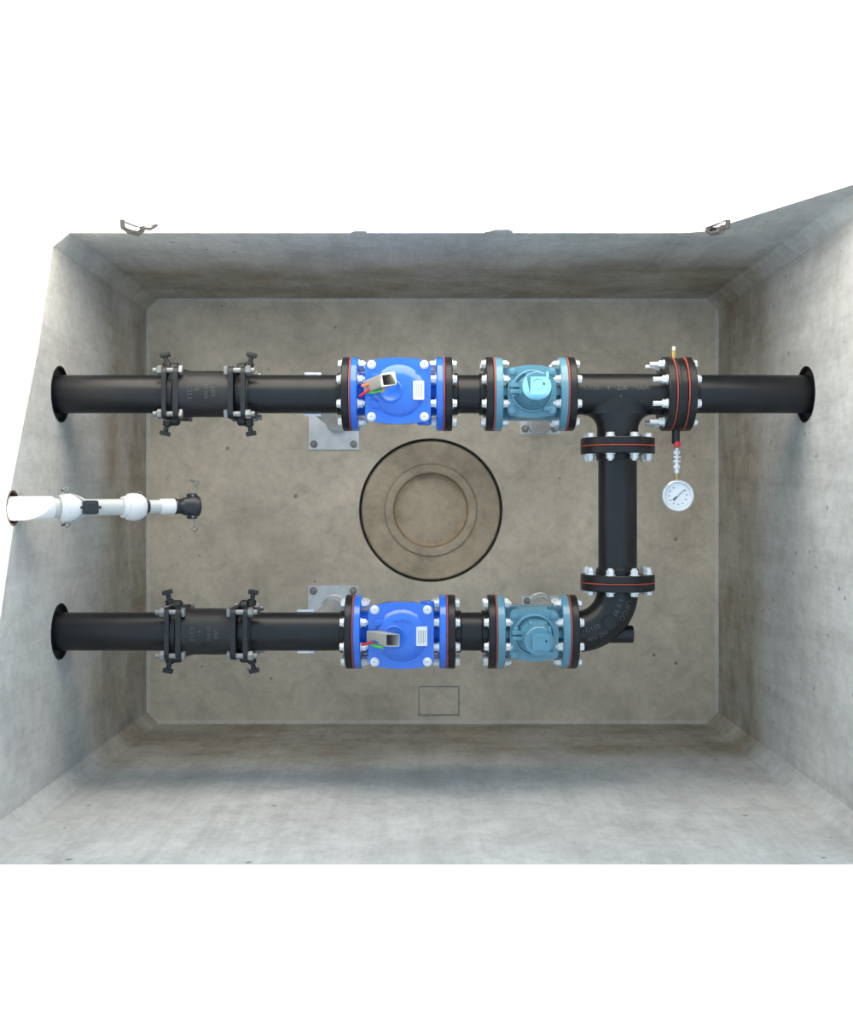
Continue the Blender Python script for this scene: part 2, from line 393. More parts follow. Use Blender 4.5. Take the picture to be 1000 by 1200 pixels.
# ------------------------------------------------------------------ the two pipe rows
def row(Y, up, X):
    """X = dict of world x of the joints"""
    w = 'upper' if up else 'lower'
    dx = 0.0 if up else 0.008
    # pipe stub out of the left wall
    t = thing('pipe_stub', 'short black pipe from the left wall into the %s coupling' % w, 'pipe', (XL - 0.15, Y, ZP), group='black wall pipes')
    part('pipe', L([(0, R_PIPE), (-0.775 + dx - (XL - 0.15), R_PIPE)], 'X', 56), 'black', t)
    # coupling
    xg1, xf1, xf2, xg2 = -0.812 + dx, -0.777 + dx, -0.610 + dx, -0.572 + dx
    xc = (xf1 + xf2) / 2
    t = thing('pipe_coupling', 'black cast coupling with bolted glands on the %s pipe row' % w, 'coupling', (xc, Y, ZP), group='bolted pipe couplings')
    h = (xf2 - xf1) / 2
    part('sleeve', L([(-h - 0.006, 0.068), (-h + 0.006, 0.077), (-h + 0.022, 0.0745), (-h + 0.034, 0.0715), (-0.012, 0.0715), (0.0, 0.0722), (h - 0.034, 0.0715), (h - 0.022, 0.0745), (h - 0.006, 0.077), (h + 0.006, 0.068)], 'X', 64), 'iron', t)
    for tx, s_, uo, vo in (('C153', 0.020, -0.043, 0), ('4', 0.016, -0.020, 0.008), ('DI 350', 0.016, 0.008, 0.002), ('USA', 0.016, 0.030, 0.0)):
        part('raised_letters', wrap(text_bm(tx, s_), 0.0712, uo, -PI / 2, vo), 'letter', t, smooth=0)
    for side in (-1, 1):
        xf = side * h; xg = (xg1 if side < 0 else xg2) - xc
        part('bell_flange', plate(rrect(0.080, 0.080, 0.024), [], -0.008, 0.008, TO_X, (xf, 0, 0), 0.002), 'iron', t)
        gl_ = part('gland', plate(rrect(0.080, 0.080, 0.024), [circle(0, 0, R_PIPE + 0.001, 40)], -0.007, 0.007, TO_X, (xg, 0, 0)), 'iron', t)
        part('gland_ring', L([(xg + side * 0.007, 0.071), (xg + side * 0.012, 0.066), (xg + side * 0.012, R_PIPE + 0.0006), (xg - side * 0.020, R_PIPE + 0.0006), (xg - side * 0.020, 0.066)], 'X', 48, ring=True), 'iron', t)
        for sy in (-1, 1):
            for sz in (-1, 1):
                b_ = bmesh.new()
                x_in, x_out = xf - side * 0.008, xg + side * 0.007
                # tee-head on the sleeve side
                box(b_, (x_in - side * 0.0065, 0, 0), (0.012, 0.026, 0.020), 0.004)
                lathe(b_, [(min(x_in, x_out + side * 0.028), 0.0085), (max(x_in, x_out + side * 0.028), 0.0085)], 'X', 14)
                lathe(b_, [(x_out + side * 0.001, 0.0150), (x_out + side * 0.014, 0.0150), (x_out + side * 0.016, 0.0125)], 'X', 6, a0=random.random())
                part('tee_bolt', b_, 'bolt_steel', t, (0, 0.0665 * sy, 0.0665 * sz), (random.uniform(-0.5, 0.5), 0, 0))
            # wedge housing and twist-off set screw
            part('wedge_housing', L([(xg - side * 0.006, 0.020), (xg - side * 0.024, 0.020), (xg - side * 0.030, 0.015)], 'X', 24, (0, 0.078 * sy, -0.004)), 'iron', t)
            tilt = side * sy * -0.22 + random.uniform(-0.06, 0.06)
            sc_ = part('set_screw', L([(0.0, 0.014), (0.016, 0.013), (0.018, 0.0075), (0.034, 0.0075)], 'Y', 14), 'iron', t, (xg + side * 0.006, 0.083 * sy, 0.0), (0, 0, (0 if sy > 0 else PI) + tilt * (1 if sy > 0 else 1)))
            part('screw_head', B((0, 0.040, 0), (0.031, 0.014, 0.020), 0.003), 'iron', sc_)
    # pipe with flange to the blue valve
    x0, x1 = -0.600 + dx, X['g1'] - HG
    t = thing('flanged_pipe', 'black pipe between the %s coupling and the blue valve' % w, 'pipe', (x0, Y, ZP), group='black flanged pipes')
    part('pipe', L([(0, R_PIPE), (x1 - x0 - 0.01, R_PIPE)], 'X', 56), 'black', t)
    put('hub', HUB, t, (x1 - x0 - T_FL, 0, 0), (0, 0, PI))
    flange(t, x1 - x0 - T_FL, 'black'); joint(t, X['g1'] - x0, -1)
    blue_valve(X['g1'], X['g2'], Y, up)
    # short spool between the valves
    x0, x1 = X['g2'] + HG, X['g3'] - HG
    t = thing('spool_piece', 'short black flanged spool between the %s blue and teal valves' % w, 'pipe', (x0, Y, ZP), group='short spools between valves')
    part('pipe', L([(0.01, R_PIPE), (x1 - x0 - 0.01, R_PIPE)], 'X', 56), 'black', t)
    flange(t, 0, 'black'); flange(t, x1 - x0 - T_FL, 'black')
    put('hub', HUB, t, (T_FL, 0, 0)); put('hub', HUB, t, (x1 - x0 - T_FL, 0, 0), (0, 0, PI))
    joint(t, -HG, 1); joint(t, x1 - x0 + HG, -1)
    teal_valve(X['g3'], X['g4'], Y, up)

def blue_valve(xa, xb, Y, up):
    w = 'upper' if up else 'lower'
    xc = (xa + xb) / 2; l = (xb - xa) / 2 - HG
    t = thing('check_valve', 'bright blue check valve with square bolted cover on the %s row' % w, 'valve', (xc, Y, ZP), group='blue check valves')
    flange(t, -l, 'blue', 0.022); flange(t, l - 0.022, 'blue', 0.022)
    part('body', L([(-l + 0.02, 0.066), (-l + 0.045, 0.068), (-0.075, 0.084), (-0.04, 0.094), (0.04, 0.094), (0.075, 0.084), (l - 0.045, 0.068), (l - 0.02, 0.066)], 'X', 48), 'blue', t)
    ox = 0.004
    hx, hy, n = 0.0985, 0.0915, 14
    out = []
    cr = 0.016
    def arc(cx, cy, a):
        return [(cx + cr * math.cos(math.radians(a + 90 * i / 5)), cy + cr * math.sin(math.radians(a + 90 * i / 5))) for i in range(6)]
    out += arc(hx - cr, hy - cr, 0)
    out += [(u, hy + 0.0085 * (1 - (u / (hx - cr)) ** 2)) for u in [(hx - cr) * (1 - 2 * i / n) for i in range(1, n)]]
    out += arc(-hx + cr, hy - cr, 90) + arc(-hx + cr, -hy + cr, 180)
    out += [(u, -hy - 0.0085 * (1 - (u / (hx - cr)) ** 2)) for u in [(hx - cr) * (-1 + 2 * i / n) for i in range(1, n)]]
    out += arc(hx - cr, -hy + cr, 270)
    part('body_flange', plate([(a * 0.97, c * 0.96) for a, c in out], [], 0.052, 0.080, None, (ox, 0, 0)), 'blue', t)
    cv = part('cover', plate(out, [], 0.082, 0.110, None, (ox, 0, 0), 0.006), 'blue', t)
    part('cover_dome', L([(0.1085, 0.080), (0.113, 0.076), (0.1205, 0.066), (0.126, 0.050), (0.129, 0.03), (0.130, 0.0)], 'Z', 64, (ox + 0.002, 0, 0)), 'blue', cv, smooth=60)
    part('round_boss', L([(0.112, 0.037), (0.1310, 0.036), (0.1335, 0.033), (0.1335, 0.029), (0.1315, 0.027), (0.1315, 0.0)], 'Z', 48, (ox - 0.021, -0.002, 0)), 'blue', cv, smooth=50)
    for sy in (-1, 1):
        part('hinge_boss', B((ox - 0.066, sy * 0.040, 0.111), (0.030, 0.026, 0.016), 0.005), 'blue', cv)
        part('hinge_boss', B((ox - 0.066, sy * 0.040, 0.117), (0.014, 0.020, 0.010), 0.004), 'blue', cv)
    for i, (u, v, ww, hh) in enumerate(((-0.012, 0.046, 0.018, 0.005), (0.008, 0.049, 0.016, 0.005), (0.024, 0.044, 0.012, 0.005))):
        if not up: part('raised_mark', B((ox + u, v, 0.1245), (ww, hh, 0.010), 0.002, Matrix.Rotation(0.25 * (i - 1), 3, 'Z')), 'blue', cv)
    for sx in (-1, 1):
        for sy in (-1, 1):
            cb = part('cover_bolt', L([(0.109, 0.0136), (0.1125, 0.0136), (0.1125, 0.0118), (0.117, 0.0112), (0.119, 0.0085), (0.1185, 0.0)], 'Z', 24, (ox + sx * 0.0795, sy * 0.0785, 0)), 'zinc', t)
            for k in range(2):
                part('head_mark', B((ox + sx * 0.0795, sy * 0.0785, 0.1190), (0.009, 0.0016, 0.0008), 0, None), 'print', cb)
                break
    lb = part('label_plate', plate(rrect(0.0165, 0.0285, 0.003), [], 0.1100, 0.1275, None, (ox + 0.0625, 0, 0), 0.0006), 'white', t)
    for k in range(5):
        part('printed_line', B((ox + 0.0625 - 0.010 + 0.005 * k, random.uniform(-0.002, 0.002), 0.1276), (0.0014, 0.042 - 0.006 * random.random(), 0.0005)), 'print', lb)
    sy = -1 if up else -1
    sy = -1 if up else 1
    part('side_boss', L([(0.0, 0.022), (0.096, 0.022), (0.099, 0.019), (0.099, 0.012), (0.094, 0.012), (0.094, 0.0)], 'Y', 28), 'blue', t, (0.083, 0, 0.048), (0, 0, 0 if sy > 0 else PI))
    # leaning open square tube with loose wire ends
    tb = thing('square_tube_stub', 'open square metal tube with coloured wires leaning on the %s blue valve' % w, 'tube', (xc - 0.078, Y + (0.011 if up else -0.001), ZP + 0.1265), (0, 0, math.radians(9 if up else 0)), group='wire tubes on valves')
    bm = bmesh.new(); hz, le = (0.118 if up else 0.085), 0.060
    o_ = rrect(0.0205, 0.0185, 0.004, 3); i_ = rrect(0.0180, 0.0160, 0.003, 3); rr = []
    zcut = [0 if not up else (-0.012 if (u > 0 and v < 0) else 0) for u, v in o_]
    for lp in (o_, i_):
        for zz in (0, 1):
            rr.append([bm.verts.new((u + le * zz, v, hz * zz + (zcut[q] if zz else 0))) for q, (u, v) in enumerate(lp)])
    nn = len(o_)
    for a, c in ((rr[0], rr[1]), (rr[1], rr[3]), (rr[3], rr[2]), (rr[2], rr[0])):
        for q in range(nn): bm.faces.new((a[q], a[(q + 1) % nn], c[(q + 1) % nn], c[q]))
    part('square_tube', bm, 'tube', tb)
    lst = [('red', [(-0.034, -0.024, 0.004), (-0.020, -0.019, 0.022), (-0.008, -0.0135, 0.030), (0.004, -0.010, 0.038)], 0.0042),
           ('green', [(-0.006, -0.020, 0.020), (0.010, -0.0235, 0.040), (0.024, -0.0235, 0.058), (0.032, -0.0235, 0.068)], 0.0042),
           ('bluewire', [(-0.006, -0.010, 0.030), (0.006, -0.008, 0.042), (0.016, -0.012, 0.052)], 0.0030)]
    if up:
        lst += [('orange', [(-0.024, 0.004, 0.014), (-0.012, 0.002, 0.026), (-0.002, 0.004, 0.036)], 0.0042),
                ('yellow', [(0.024, -0.024, 0.052), (0.034, -0.026, 0.062), (0.040, -0.022, 0.070)], 0.0038)]
    for mt, pts, r_ in lst:
        part('wire', T(pts, r_, 10), mt, tb)
    return t

def teal_valve(xa, xb, Y, up):
    w = 'upper' if up else 'lower'
    xc = (xa + xb) / 2; l = (xb - xa) / 2 - HG
    t = thing('plug_valve', ('teal plug valve with sunlit pale cap on the upper row' if up else 'teal plug valve with shaded teal cap on the lower row'), 'valve', (xc, Y, ZP), group='teal plug valves')
    flange(t, -l, 'teal', 0.024); flange(t, l - 0.024, 'teal', 0.024)
    part('body', L([(-l + 0.02, 0.060), (-0.062, 0.062), (-0.045, 0.079), (0.045, 0.079), (0.062, 0.062), (l - 0.02, 0.060)], 'X', 40), 'teal', t)
    part('body_block', plate(rrect(0.0885, 0.080, 0.012), [], -0.050, 0.012, None, (0, 0, 0), 0.010), 'teal', t)
    for sx in (-1, 1):
        part('rib', B((sx * 0.081, 0, 0.045), (0.016, 0.024, 0.070), 0.004), 'teal', t)
    # square bonnet with rounded bulges
    h, cr, n = 0.0735, 0.016, 16
    out = []
    def arc(cx, cy, a): return [(cx + cr * math.cos(math.radians(a + 90 * i / 5)), cy + cr * math.sin(math.radians(a + 90 * i / 5))) for i in range(6)]
    def bul(u): return h + 0.0065 * max(0.0, math.cos(u / 0.047 * PI / 2)) ** 0.8 if abs(u) < 0.047 else h
    us = [0.054 * (1 - 2 * i / n) for i in range(n + 1)]
    out += arc(h - cr, h - cr, 0) + [(u, bul(u)) for u in us] + arc(-h + cr, h - cr, 90) + [(-bul(u) + 0.006 * (bul(u) > h + 0.004), u) for u in us]
    out += arc(-h + cr, -h + cr, 180) + [(-u, -bul(u)) for u in us] + arc(h - cr, -h + cr, 270) + [(bul(u) - 0.006 * (bul(u) > h + 0.004), -u) for u in us]
    bn = part('bonnet', plate(out, [], 0.060, 0.094, None, (0, 0, 0), 0.003), 'teal', t)
    part('bonnet_ring', L([(0.090, 0.066), (0.1035, 0.064), (0.1055, 0.0615), (0.1055, 0.058), (0.1035, 0.056), (0.0965, 0.0545), (0.0965, 0.0)], 'Z', 56), 'teal', bn, smooth=50)
    for sx in (-1, 1):
        for sy in (-1, 1):
            part('bonnet_bolt', L([(0.092, 0.0125), (0.0965, 0.0125), (0.0965, 0.0105), (0.103, 0.0100), (0.104, 0.008)], 'Z', 20, (sx * 0.0585, sy * 0.0585, 0)), 'teal', t)
    # gland collar, stop lugs, operating cap
    part('gland_collar', L([(0.095, 0.052), (0.135, 0.050), (0.140, 0.047), (0.165, 0.044), (0.222, 0.040), (0.226, 0.036)], 'Z', 8, (0.002, 0.003, 0), a0=PI / 8), 'teal', t, smooth=25)
    part('stop_bracket', B((0.004, 0.037, 0.145), (0.056, 0.022, 0.050), 0.004), 'teal', t)
    for sy in (-1, 1):
        lg = part('stop_lug', B((-0.052, sy * 0.0085 + 0.004, 0.130), (0.036, 0.0125, 0.026), 0.003), 'teal', t)
        part('lug_bolt', L([(0.0, 0.0085), (0.006, 0.0085), (0.008, 0.006)], 'Y', 6, (-0.058, 0, 0.130)), 'teal', lg, (0, 0.004 + sy * 0.0148 if sy > 0 else 0.004 + sy * 0.0148, 0) if sy > 0 else (0, 0.004 - 0.0228, 0))
    part('stop_screw', B((0.043, -0.054, 0.112), (0.022, 0.014, 0.016), 0.003), 'teal', t)
    part('stem', L([(0.165, 0.028), (0.236, 0.028)], 'Z', 32), 'teal', t)
    cp = part('cap', L([(0.227, 0.0405), (0.2285, 0.0420), (0.2450, 0.0420), (0.2470, 0.0400)], 'Z', 56), 'teal', t)
    part('pointer', B((0.030, 0.034, 0.243), (0.009, 0.018, 0.014), 0.002), 'teal', cp)
    nt_ = part('square_nut', plate(rrect(0.0245, 0.0235, 0.003, 3), [circle(0.014, 0.002, 0.0026, 12)], 0.242, 0.268, None, (0.004, 0.001, 0)), 'teal', cp)
    part('nut_face', L([(0.2675, 0.0150), (0.2692, 0.0150), (0.2692, 0.0140), (0.2686, 0.0135), (0.2686, 0.0)], 'Z', 32, (0.002, 0.001, 0)), 'teal', nt_)
    part('nut_bore', L([(0.2680, 0.0030), (0.2696, 0.0030)], 'Z', 12, (0.0185, 0.003, 0)), 'dark', nt_)

XU = dict(g1=xp(412.0), g2=xp(520.5), g3=xp(578), g4=xp(663))
XD = dict(g1=xp(415.5), g2=xp(524), g3=xp(580.5), g4=xp(665.5))
row(YU, True, XU)
row(YD, False, XD)

# ------------------------------------------------------------------ tee, tapped ring, right-hand pipe
XBR = 0.581
g4, g5, g6 = XU['g4'], xp(785.5), xp(799)
YB1 = (CY - 523) * K
t = thing('pipe_tee', 'black cast iron tee with raised lettering on the upper row', 'pipe fitting', (XBR, YU, ZP))
xl, xr = g4 + HG - XBR, g5 - HG - XBR
RT = 0.0635
part('run', L([(xl + 0.01, 0.066), (xl + 0.034, 0.0655), (xl + 0.045, RT), (xr - 0.045, RT), (xr - 0.034, 0.0655), (xr - 0.01, 0.066)], 'X', 64), 'black', t)
bm = bmesh.new(); rows = []; yb = YB1 + HG - YU
for i in range(60):
    f = i / 59; y = f * (yb + 0.01); d = -y
    rf = 0.046; e_ = min(max(d - RT, 0.0), rf)
    hx = RT + rf - math.sqrt(max(0.0, rf ** 2 - (rf - e_) ** 2))
    hz = RT - 0.0006
    rows.append([bm.verts.new((hx * math.cos(2 * PI * k / 56), y, hz * math.sin(2 * PI * k / 56))) for k in range(56)])
for a, c in zip(rows[:-1], rows[1:]):
    for k in range(56): bm.faces.new((a[k], a[(k + 1) % 56], c[(k + 1) % 56], c[k]))
bm.faces.new(rows[0]); bm.faces.new(rows[-1])
part('branch', bm, 'black', t, smooth=60)
flange(t, xl, 'black'); flange(t, xr - T_FL, 'black')
fb = flange(t, 0, 'black'); fb.location = (0, yb, 0); fb.rotation_euler = (0, 0, PI / 2)
for tx, s_, uo in (('2', 0.012, -0.135), ('C110', 0.021, -0.090), ('4', 0.021, -0.040), ('250', 0.022, 0.004), ('USA', 0.021, 0.066)):
    part('raised_letters', wrap(text_bm(tx, s_), RT - 0.0002, uo, 0, 0.014), 'letter', t, smooth=0)
part('raised_ring_mark', L([(RT - 0.002, 0.009), (RT + 0.0014, 0.009), (RT + 0.0014, 0.0065), (RT - 0.002, 0.0065)], 'Z', 24, (0.0, -0.050, 0), ring=True), 'black', t)
part('raised_letters', wrap(text_bm('4', 0.015), RT - 0.0002, 0.0, 0, -0.012), 'letter', t, smooth=0)
joint(t, -(XBR - g4), 1)

t = thing('tapped_ring', 'black tapped ring clamped between two red gaskets beside the tee', 'ring', ((g5 + g6) / 2, YU, ZP))
hw = (g6 - g5) / 2 - HG
part('ring_body', L(flange_prof(-hw, 2 * hw, 0.1105), 'X', 72), 'black', t)
part('ring_band', L([(-hw + 0.004, 0.1112), (-hw + 0.006, 0.1122), (-hw + 0.010, 0.1122), (-hw + 0.012, 0.1112)], 'X', 72), 'iron', t)
put('gasket', GASKET, t, (-hw - HG, 0, 0)); put('gasket', GASKET, t, (hw + HG, 0, 0))
joint(t, 0, 1, BOLT_LONG, 0.0, False)
nip = thing('brass_nipple', 'small brass air nipple on top of the tapped ring', 'fitting', ((g5 + g6) / 2 - 0.006, YU + 0.1105, ZP))
part('nipple_body', L([(0, 0.0070), (0.010, 0.0070), (0.010, 0.0085), (0.020, 0.0085), (0.020, 0.0060), (0.026, 0.0060)], 'Y', 12), 'brass', nip)
part('nipple_tip', L([(0.026, 0.0056), (0.036, 0.0056), (0.038, 0.0040)], 'Y', 12), 'white', nip)

x0 = g6 + HG
t = thing('wall_pipe', 'long black flanged pipe from the tee into the right wall', 'pipe', (x0, YU, ZP))
part('pipe', L([(0.01, R_PIPE), (XR + 0.15 - x0, R_PIPE)], 'X', 56), 'black', t)
flange(t, 0, 'black'); put('hub', HUB, t, (T_FL, 0, 0))

# ------------------------------------------------------------------ vertical leg and elbow
YB2 = (CY - 682) * K
t = thing('flanged_pipe', 'long black flanged pipe joining the tee to the elbow', 'pipe', (XBR, YB1 - HG, ZP), (0, 0, -PI / 2))
ln = YB1 - YB2 - 2 * HG
part('pipe', L([(0.01, R_PIPE), (ln - 0.01, R_PIPE)], 'X', 56), 'black', t)
flange(t, 0, 'black'); flange(t, ln - T_FL, 'black')
put('hub', HUB, t, (T_FL, 0, 0)); put('hub', HUB, t, (ln - T_FL, 0, 0), (0, 0, PI))
joint(t, -HG, -1); joint(t, ln + HG, 1)

t = thing('pipe_elbow', 'black cast iron elbow with raised lettering at the lower right corner', 'pipe fitting', (XBR, YD, ZP))
xe = XD['g4'] + HG - XBR; ye = YB2 - HG - YD
RB = 0.128; RE = 0.064
bm = bmesh.new(); path = [(xe + 0.005, 0, 0)]
path += [(-RB + RB * math.sin(a), RB - RB * math.cos(a), 0) for a in [PI / 2 * i / 24 for i in range(25)]]
path += [(0, ye - 0.005, 0)]
tube(bm, path, RE, 56)
part('bend', bm, 'black', t, smooth=60)
flange(t, xe, 'black')
f2 = flange(t, 0, 'black'); f2.location = (0, ye - T_FL, 0); f2.rotation_euler = (0, 0, PI / 2)
part('heel_stub', L([(-0.07, 0.0275), (0.048, 0.0275), (0.050, 0.0255)], 'X', 32, (0, -0.010, -0.014)), 'black', t)
part('raised_disc', L([(RE - 0.006, 0.0235), (RE + 0.0030, 0.0235), (RE + 0.0030, 0.0215), (RE + 0.0010, 0.0200), (RE + 0.0010, 0.0)], 'Z', 36, (-0.036, 0.036, 0)), 'black', t)
def torus_text(txt, size, a_mid, dr, flip):
    """text following the bend: a_mid = angle along the bend from the left end, dr = offset from the centre line (+ = outside)"""
    bm = text_bm(txt, size); c0 = Vector((-RB, RB))
    for v in bm.verts:
        u, w, h = v.co.x, v.co.y, v.co.z
        rho = RB + dr + (-w if not flip else w)
        a = a_mid + (u if not flip else -u) / (RB + dr)
        zt = math.sqrt(max(1e-6, RE ** 2 - (rho - RB) ** 2)) + h
        v.co = Vector((c0.x + rho * math.sin(a), c0.y - rho * math.cos(a), zt))
    return bm
for tx, s_, a, dr, fp in (('C110', 0.021, 0.36, -0.008, False), ('4IN 250', 0.021, 0.40, 0.021, False), ('4 X 90', 0.021, 1.20, 0.000, True), ('UFGD', 0.026, 1.18, 0.027, True)):
    part('raised_letters', torus_text(tx, s_, a, dr, fp), 'letter', t, smooth=0)
joint(t, XD['g4'] - XBR, 1)

# ------------------------------------------------------------------ wall seals
def seal(label, x, yz, r_out, r_in, sgn):
    y, z = yz; n = 72; rnd = random.Random(label)
    bm = bmesh.new(); rows = []
    for (d, r, jag) in ((-0.012, r_in, 0), (-0.012, r_out - 0.004, 0), (0.0025, r_out - 0.001, 0.0016), (0.0025, r_out + 0.0015, 0.0022), (-0.002, r_out + 0.001, 0.0012)):
        rows.append([bm.verts.new((x + sgn * d, y + (r + rnd.uniform(-jag, jag)) * math.cos(2 * PI * k / n), z + (r + 0) * math.sin(2 * PI * k / n))) for k in range(n)])
    for a, c in zip(rows[:-1], rows[1:]):
        for k in range(n): bm.faces.new((a[k], a[(k + 1) % n], c[(k + 1) % n], c[k]))
    me = mk(bm, 'wall_seal', 'rubber', 40)
    o = put('wall_seal', me); tag(o, label, 'seal', 'black wall seals')
seal('black rubber seal around the upper pipe at the left wall', XL, hole_u, R_H, R_PIPE + 0.0005, 1)
seal('black rubber seal around the lower pipe at the left wall', XL, hole_d, R_H, R_PIPE + 0.0005, 1)
seal('black rubber seal around the pipe at the right wall', XR, hole_u, R_H, R_PIPE + 0.0005, -1)

# ------------------------------------------------------------------ gauge on the tapped ring
gx = (g5 + g6) / 2
t = thing('pressure_gauge', 'round white dial pressure gauge hanging from the tapped ring', 'gauge', (gx + 0.003, (CY - 581) * K, ZP - 0.015))
gy0 = YU - 0.1105 - (CY - 581) * K          # ring underside in local y
part('ball_valve_body', L([(gy0 - 0.044, 0.0105), (gy0 - 0.040, 0.0125), (gy0, 0.0125)], 'Y', 20, (-0.003, 0, 0.015)), 'plastic', t)
part('valve_knob', L([(-0.010, 0.004), (-0.007, 0.0095), (0.0, 0.0112), (0.007, 0.0095), (0.0105, 0.004)], 'Z', 20, (0.0, gy0 - 0.046, 0.022)), 'red', t)
y = gy0 - 0.050
y -= 0.006
for k, (l_, r_, sg) in enumerate(((0.010, 0.0075, 16), (0.009, 0.0115, 6), (0.007, 0.0065, 16), (0.006, 0.0130, 6), (0.007, 0.0065, 16), (0.006, 0.0130, 6), (0.010, 0.0075, 16), (0.008, 0.0120, 6), (0.016, 0.0085, 16))):
    part('hex_fitting', L([(y - l_, r_), (y, r_)], 'Y', sg, (0, 0, 0.012)), 'steel', t); y -= l_
part('brass_stem', L([(0.045, 0.0050), (y, 0.0050)], 'Y', 14, (0, 0, 0.012)), 'brass', t)
RG = 0.0495
case = part('case', L([(0.0, RG - 0.006), (0.002, RG - 0.002), (0.024, RG - 0.001), (0.030, RG), (0.036, RG - 0.001), (0.0385, RG - 0.004), (0.0385, RG - 0.0065), (0.0335, RG - 0.0095), (0.0290, RG - 0.0105), (0.0290, 0.0)], 'Z', 64), 'steel', t)
dial = part('dial', L([(0.0288, RG - 0.0108), (0.0300, RG - 0.0108)], 'Z', 64), 'dial', t)
for k in range(10):
    a = math.radians(225 - 30 * k + 30)
    a = math.radians(118 + 31 * k)
    part('dial_mark', B((0, 0, 0), (0.0058, 0.0036, 0.0006)), 'print', dial, (0.0275 * math.cos(a), 0.0275 * math.sin(a), 0.0302))
for k in range(24):
    a = math.radians(-230 + 280 * k / 23)
    part('dial_tick', B((0, 0, 0), (0.0026, 0.0006, 0.0004)), 'print', dial, (0.0350 * math.cos(a), 0.0350 * math.sin(a), 0.0301), (0, 0, a))
na = math.radians(43)
nd = part('needle', plate([(-0.020, 0.0034), (-0.005, 0.0028), (-0.002, 0.0014), (0.030, 0.0007), (0.030, -0.0007), (-0.002, -0.0014), (-0.005, -0.0028), (-0.020, -0.0034)], [], 0.0316, 0.0323), 'ink', t, (0, 0, 0), (0, 0, na))
part('needle_hub', L([(0.0300, 0.0024), (0.0328, 0.0024)], 'Z', 16), 'steel', nd)
part('glass', L([(0.0345, RG - 0.0092), (0.0353, RG - 0.0092)], 'Z', 64), 'glass', t)

# ------------------------------------------------------------------ pipe stands
def stand(label, base_xy, size, col_xy, top_z, saddle_y, saddle_x, kind):
    t = thing('pipe_stand', label, 'pipe stand', (*base_xy, 0), group='galvanised pipe stands')
    bx, by = base_xy; cx, cy = col_xy[0] - bx, col_xy[1] - by
    part('base_plate', plate(rrect(size / 2, size / 2, 0.003, 2), [], 0.0, 0.010, None, (0, 0, 0), 0.0015), 'galv', t)
    q = size / 2 - 0.0215
    for sx in (-1, 1):
        for sy in (-1, 1):
            part('anchor_bolt', L([(0.010, 0.0155), (0.0125, 0.0155), (0.0125, 0.0120), (0.022, 0.0120), (0.023, 0.0085), (0.032, 0.0080), (0.033, 0.006)], 'Z', 18, (sx * q, sy * q, 0)), 'anchor', t)
    part('socket', L([(0.010, 0.050), (0.016, 0.050), (0.018, 0.0455), (0.055, 0.0440), (0.060, 0.0400)], 'Z', 40, (cx, cy, 0)), 'galv', t)
    zt = top_z - 0.012
    part('column', L([(0.012, 0.0365), (zt - 0.16, 0.0365), (zt - 0.155, 0.034)], 'Z', 40, (cx, cy, 0)), 'galv', t)
    part('screw', L([(zt - 0.16, 0.019), (zt - 0.002, 0.019)], 'Z', 24, (cx, cy, 0)), 'galv', t)
    part('adjusting_nut', L([(zt - 0.150, 0.032), (zt - 0.120, 0.032)], 'Z', 6, (cx, cy, 0)), 'galv', t)
    if kind == 'saddle':
        bm = bmesh.new(); n = 24; r0, r1 = R_PIPE + 0.0012, R_PIPE + 0.0085; rows = []
        for i in range(n + 1):
            a = PI + PI * i / n
            rows.append([bm.verts.new((saddle_x - bx + s_ * 0.026, saddle_y - by + r_ * math.cos(a), ZP + r_ * math.sin(a))) for s_, r_ in ((-1, r0), (1, r0), (1, r1), (-1, r1))])
        for a, c in zip(rows[:-1], rows[1:]):
            for k in range(4): bm.faces.new((a[k], a[(k + 1) % 4], c[(k + 1) % 4], c[k]))
        bm.faces.new(rows[0]); bm.faces.new(rows[-1])
        part('saddle', bm, 'galv', t)
    part('head_plate', B((cx, cy, zt + 0.004), (0.06, 0.09, 0.012), 0.002), 'galv', t)
P_ = lambda x, y: ((x - CX) * S, (CY - y) * S)
stand('galvanised pipe stand under the upper black pipe left of blue valve', P_(391.5, 497.5), 0.204, (-0.374, 0.322), ZP - R_PIPE - 0.006, YU, -0.367, 'saddle')
stand('galvanised pipe stand under the lower black pipe left of blue valve', P_(391.0, 715.5), 0.204, (-0.391, -0.425), ZP - R_PIPE - 0.006, YD, -0.389, 'saddle')
stand('galvanised pipe stand under the upper teal valve', P_(632.5, 485.5), 0.162, (0.437, 0.314), ZP - R_FL, 0, 0, 'flat')
stand('galvanised pipe stand under the lower teal valve', P_(635.0, 721.5), 0.162, (0.443, -0.416), ZP - R_FL, 0, 0, 'flat')

# ------------------------------------------------------------------ white plastic pipe with cam-lock coupling
al = math.radians(35)
t = thing('plastic_pipe', 'white plastic pipe with black cam coupling reaching out of the left wall', 'pipe', (XL, -0.018, 1.44), (0, al, math.radians(0.6)))
t.scale = (1.075, 1.0, 1.0)
part('sleeve_pipe', L([(-0.14, 0.0335), (0.098, 0.0335), (0.101, 0.031)], 'X', 48), 'pvc', t)
part('reducer', L([(0.085, 0.0285), (0.130, 0.0285)], 'X', 48), 'pvc_grey', t)
c1 = part('union_collar', L([(0.119, 0.0287), (0.116, 0.0310), (0.116, 0.0362), (0.124, 0.0368), (0.127, 0.0405), (0.140, 0.0415), (0.154, 0.0395), (0.178, 0.0290), (0.182, 0.024)], 'X', 48), 'pvc', t)
part('pipe', L([(0.17, 0.0238), (0.29, 0.0238)], 'X', 40), 'pvc_grey', t)
part('union_collar', L([(0.284, 0.0255), (0.286, 0.0315), (0.297, 0.0325), (0.300, 0.0375), (0.310, 0.0402), (0.322, 0.0405), (0.338, 0.0370), (0.348, 0.0290), (0.350, 0.024)], 'X', 48), 'pvc', t)
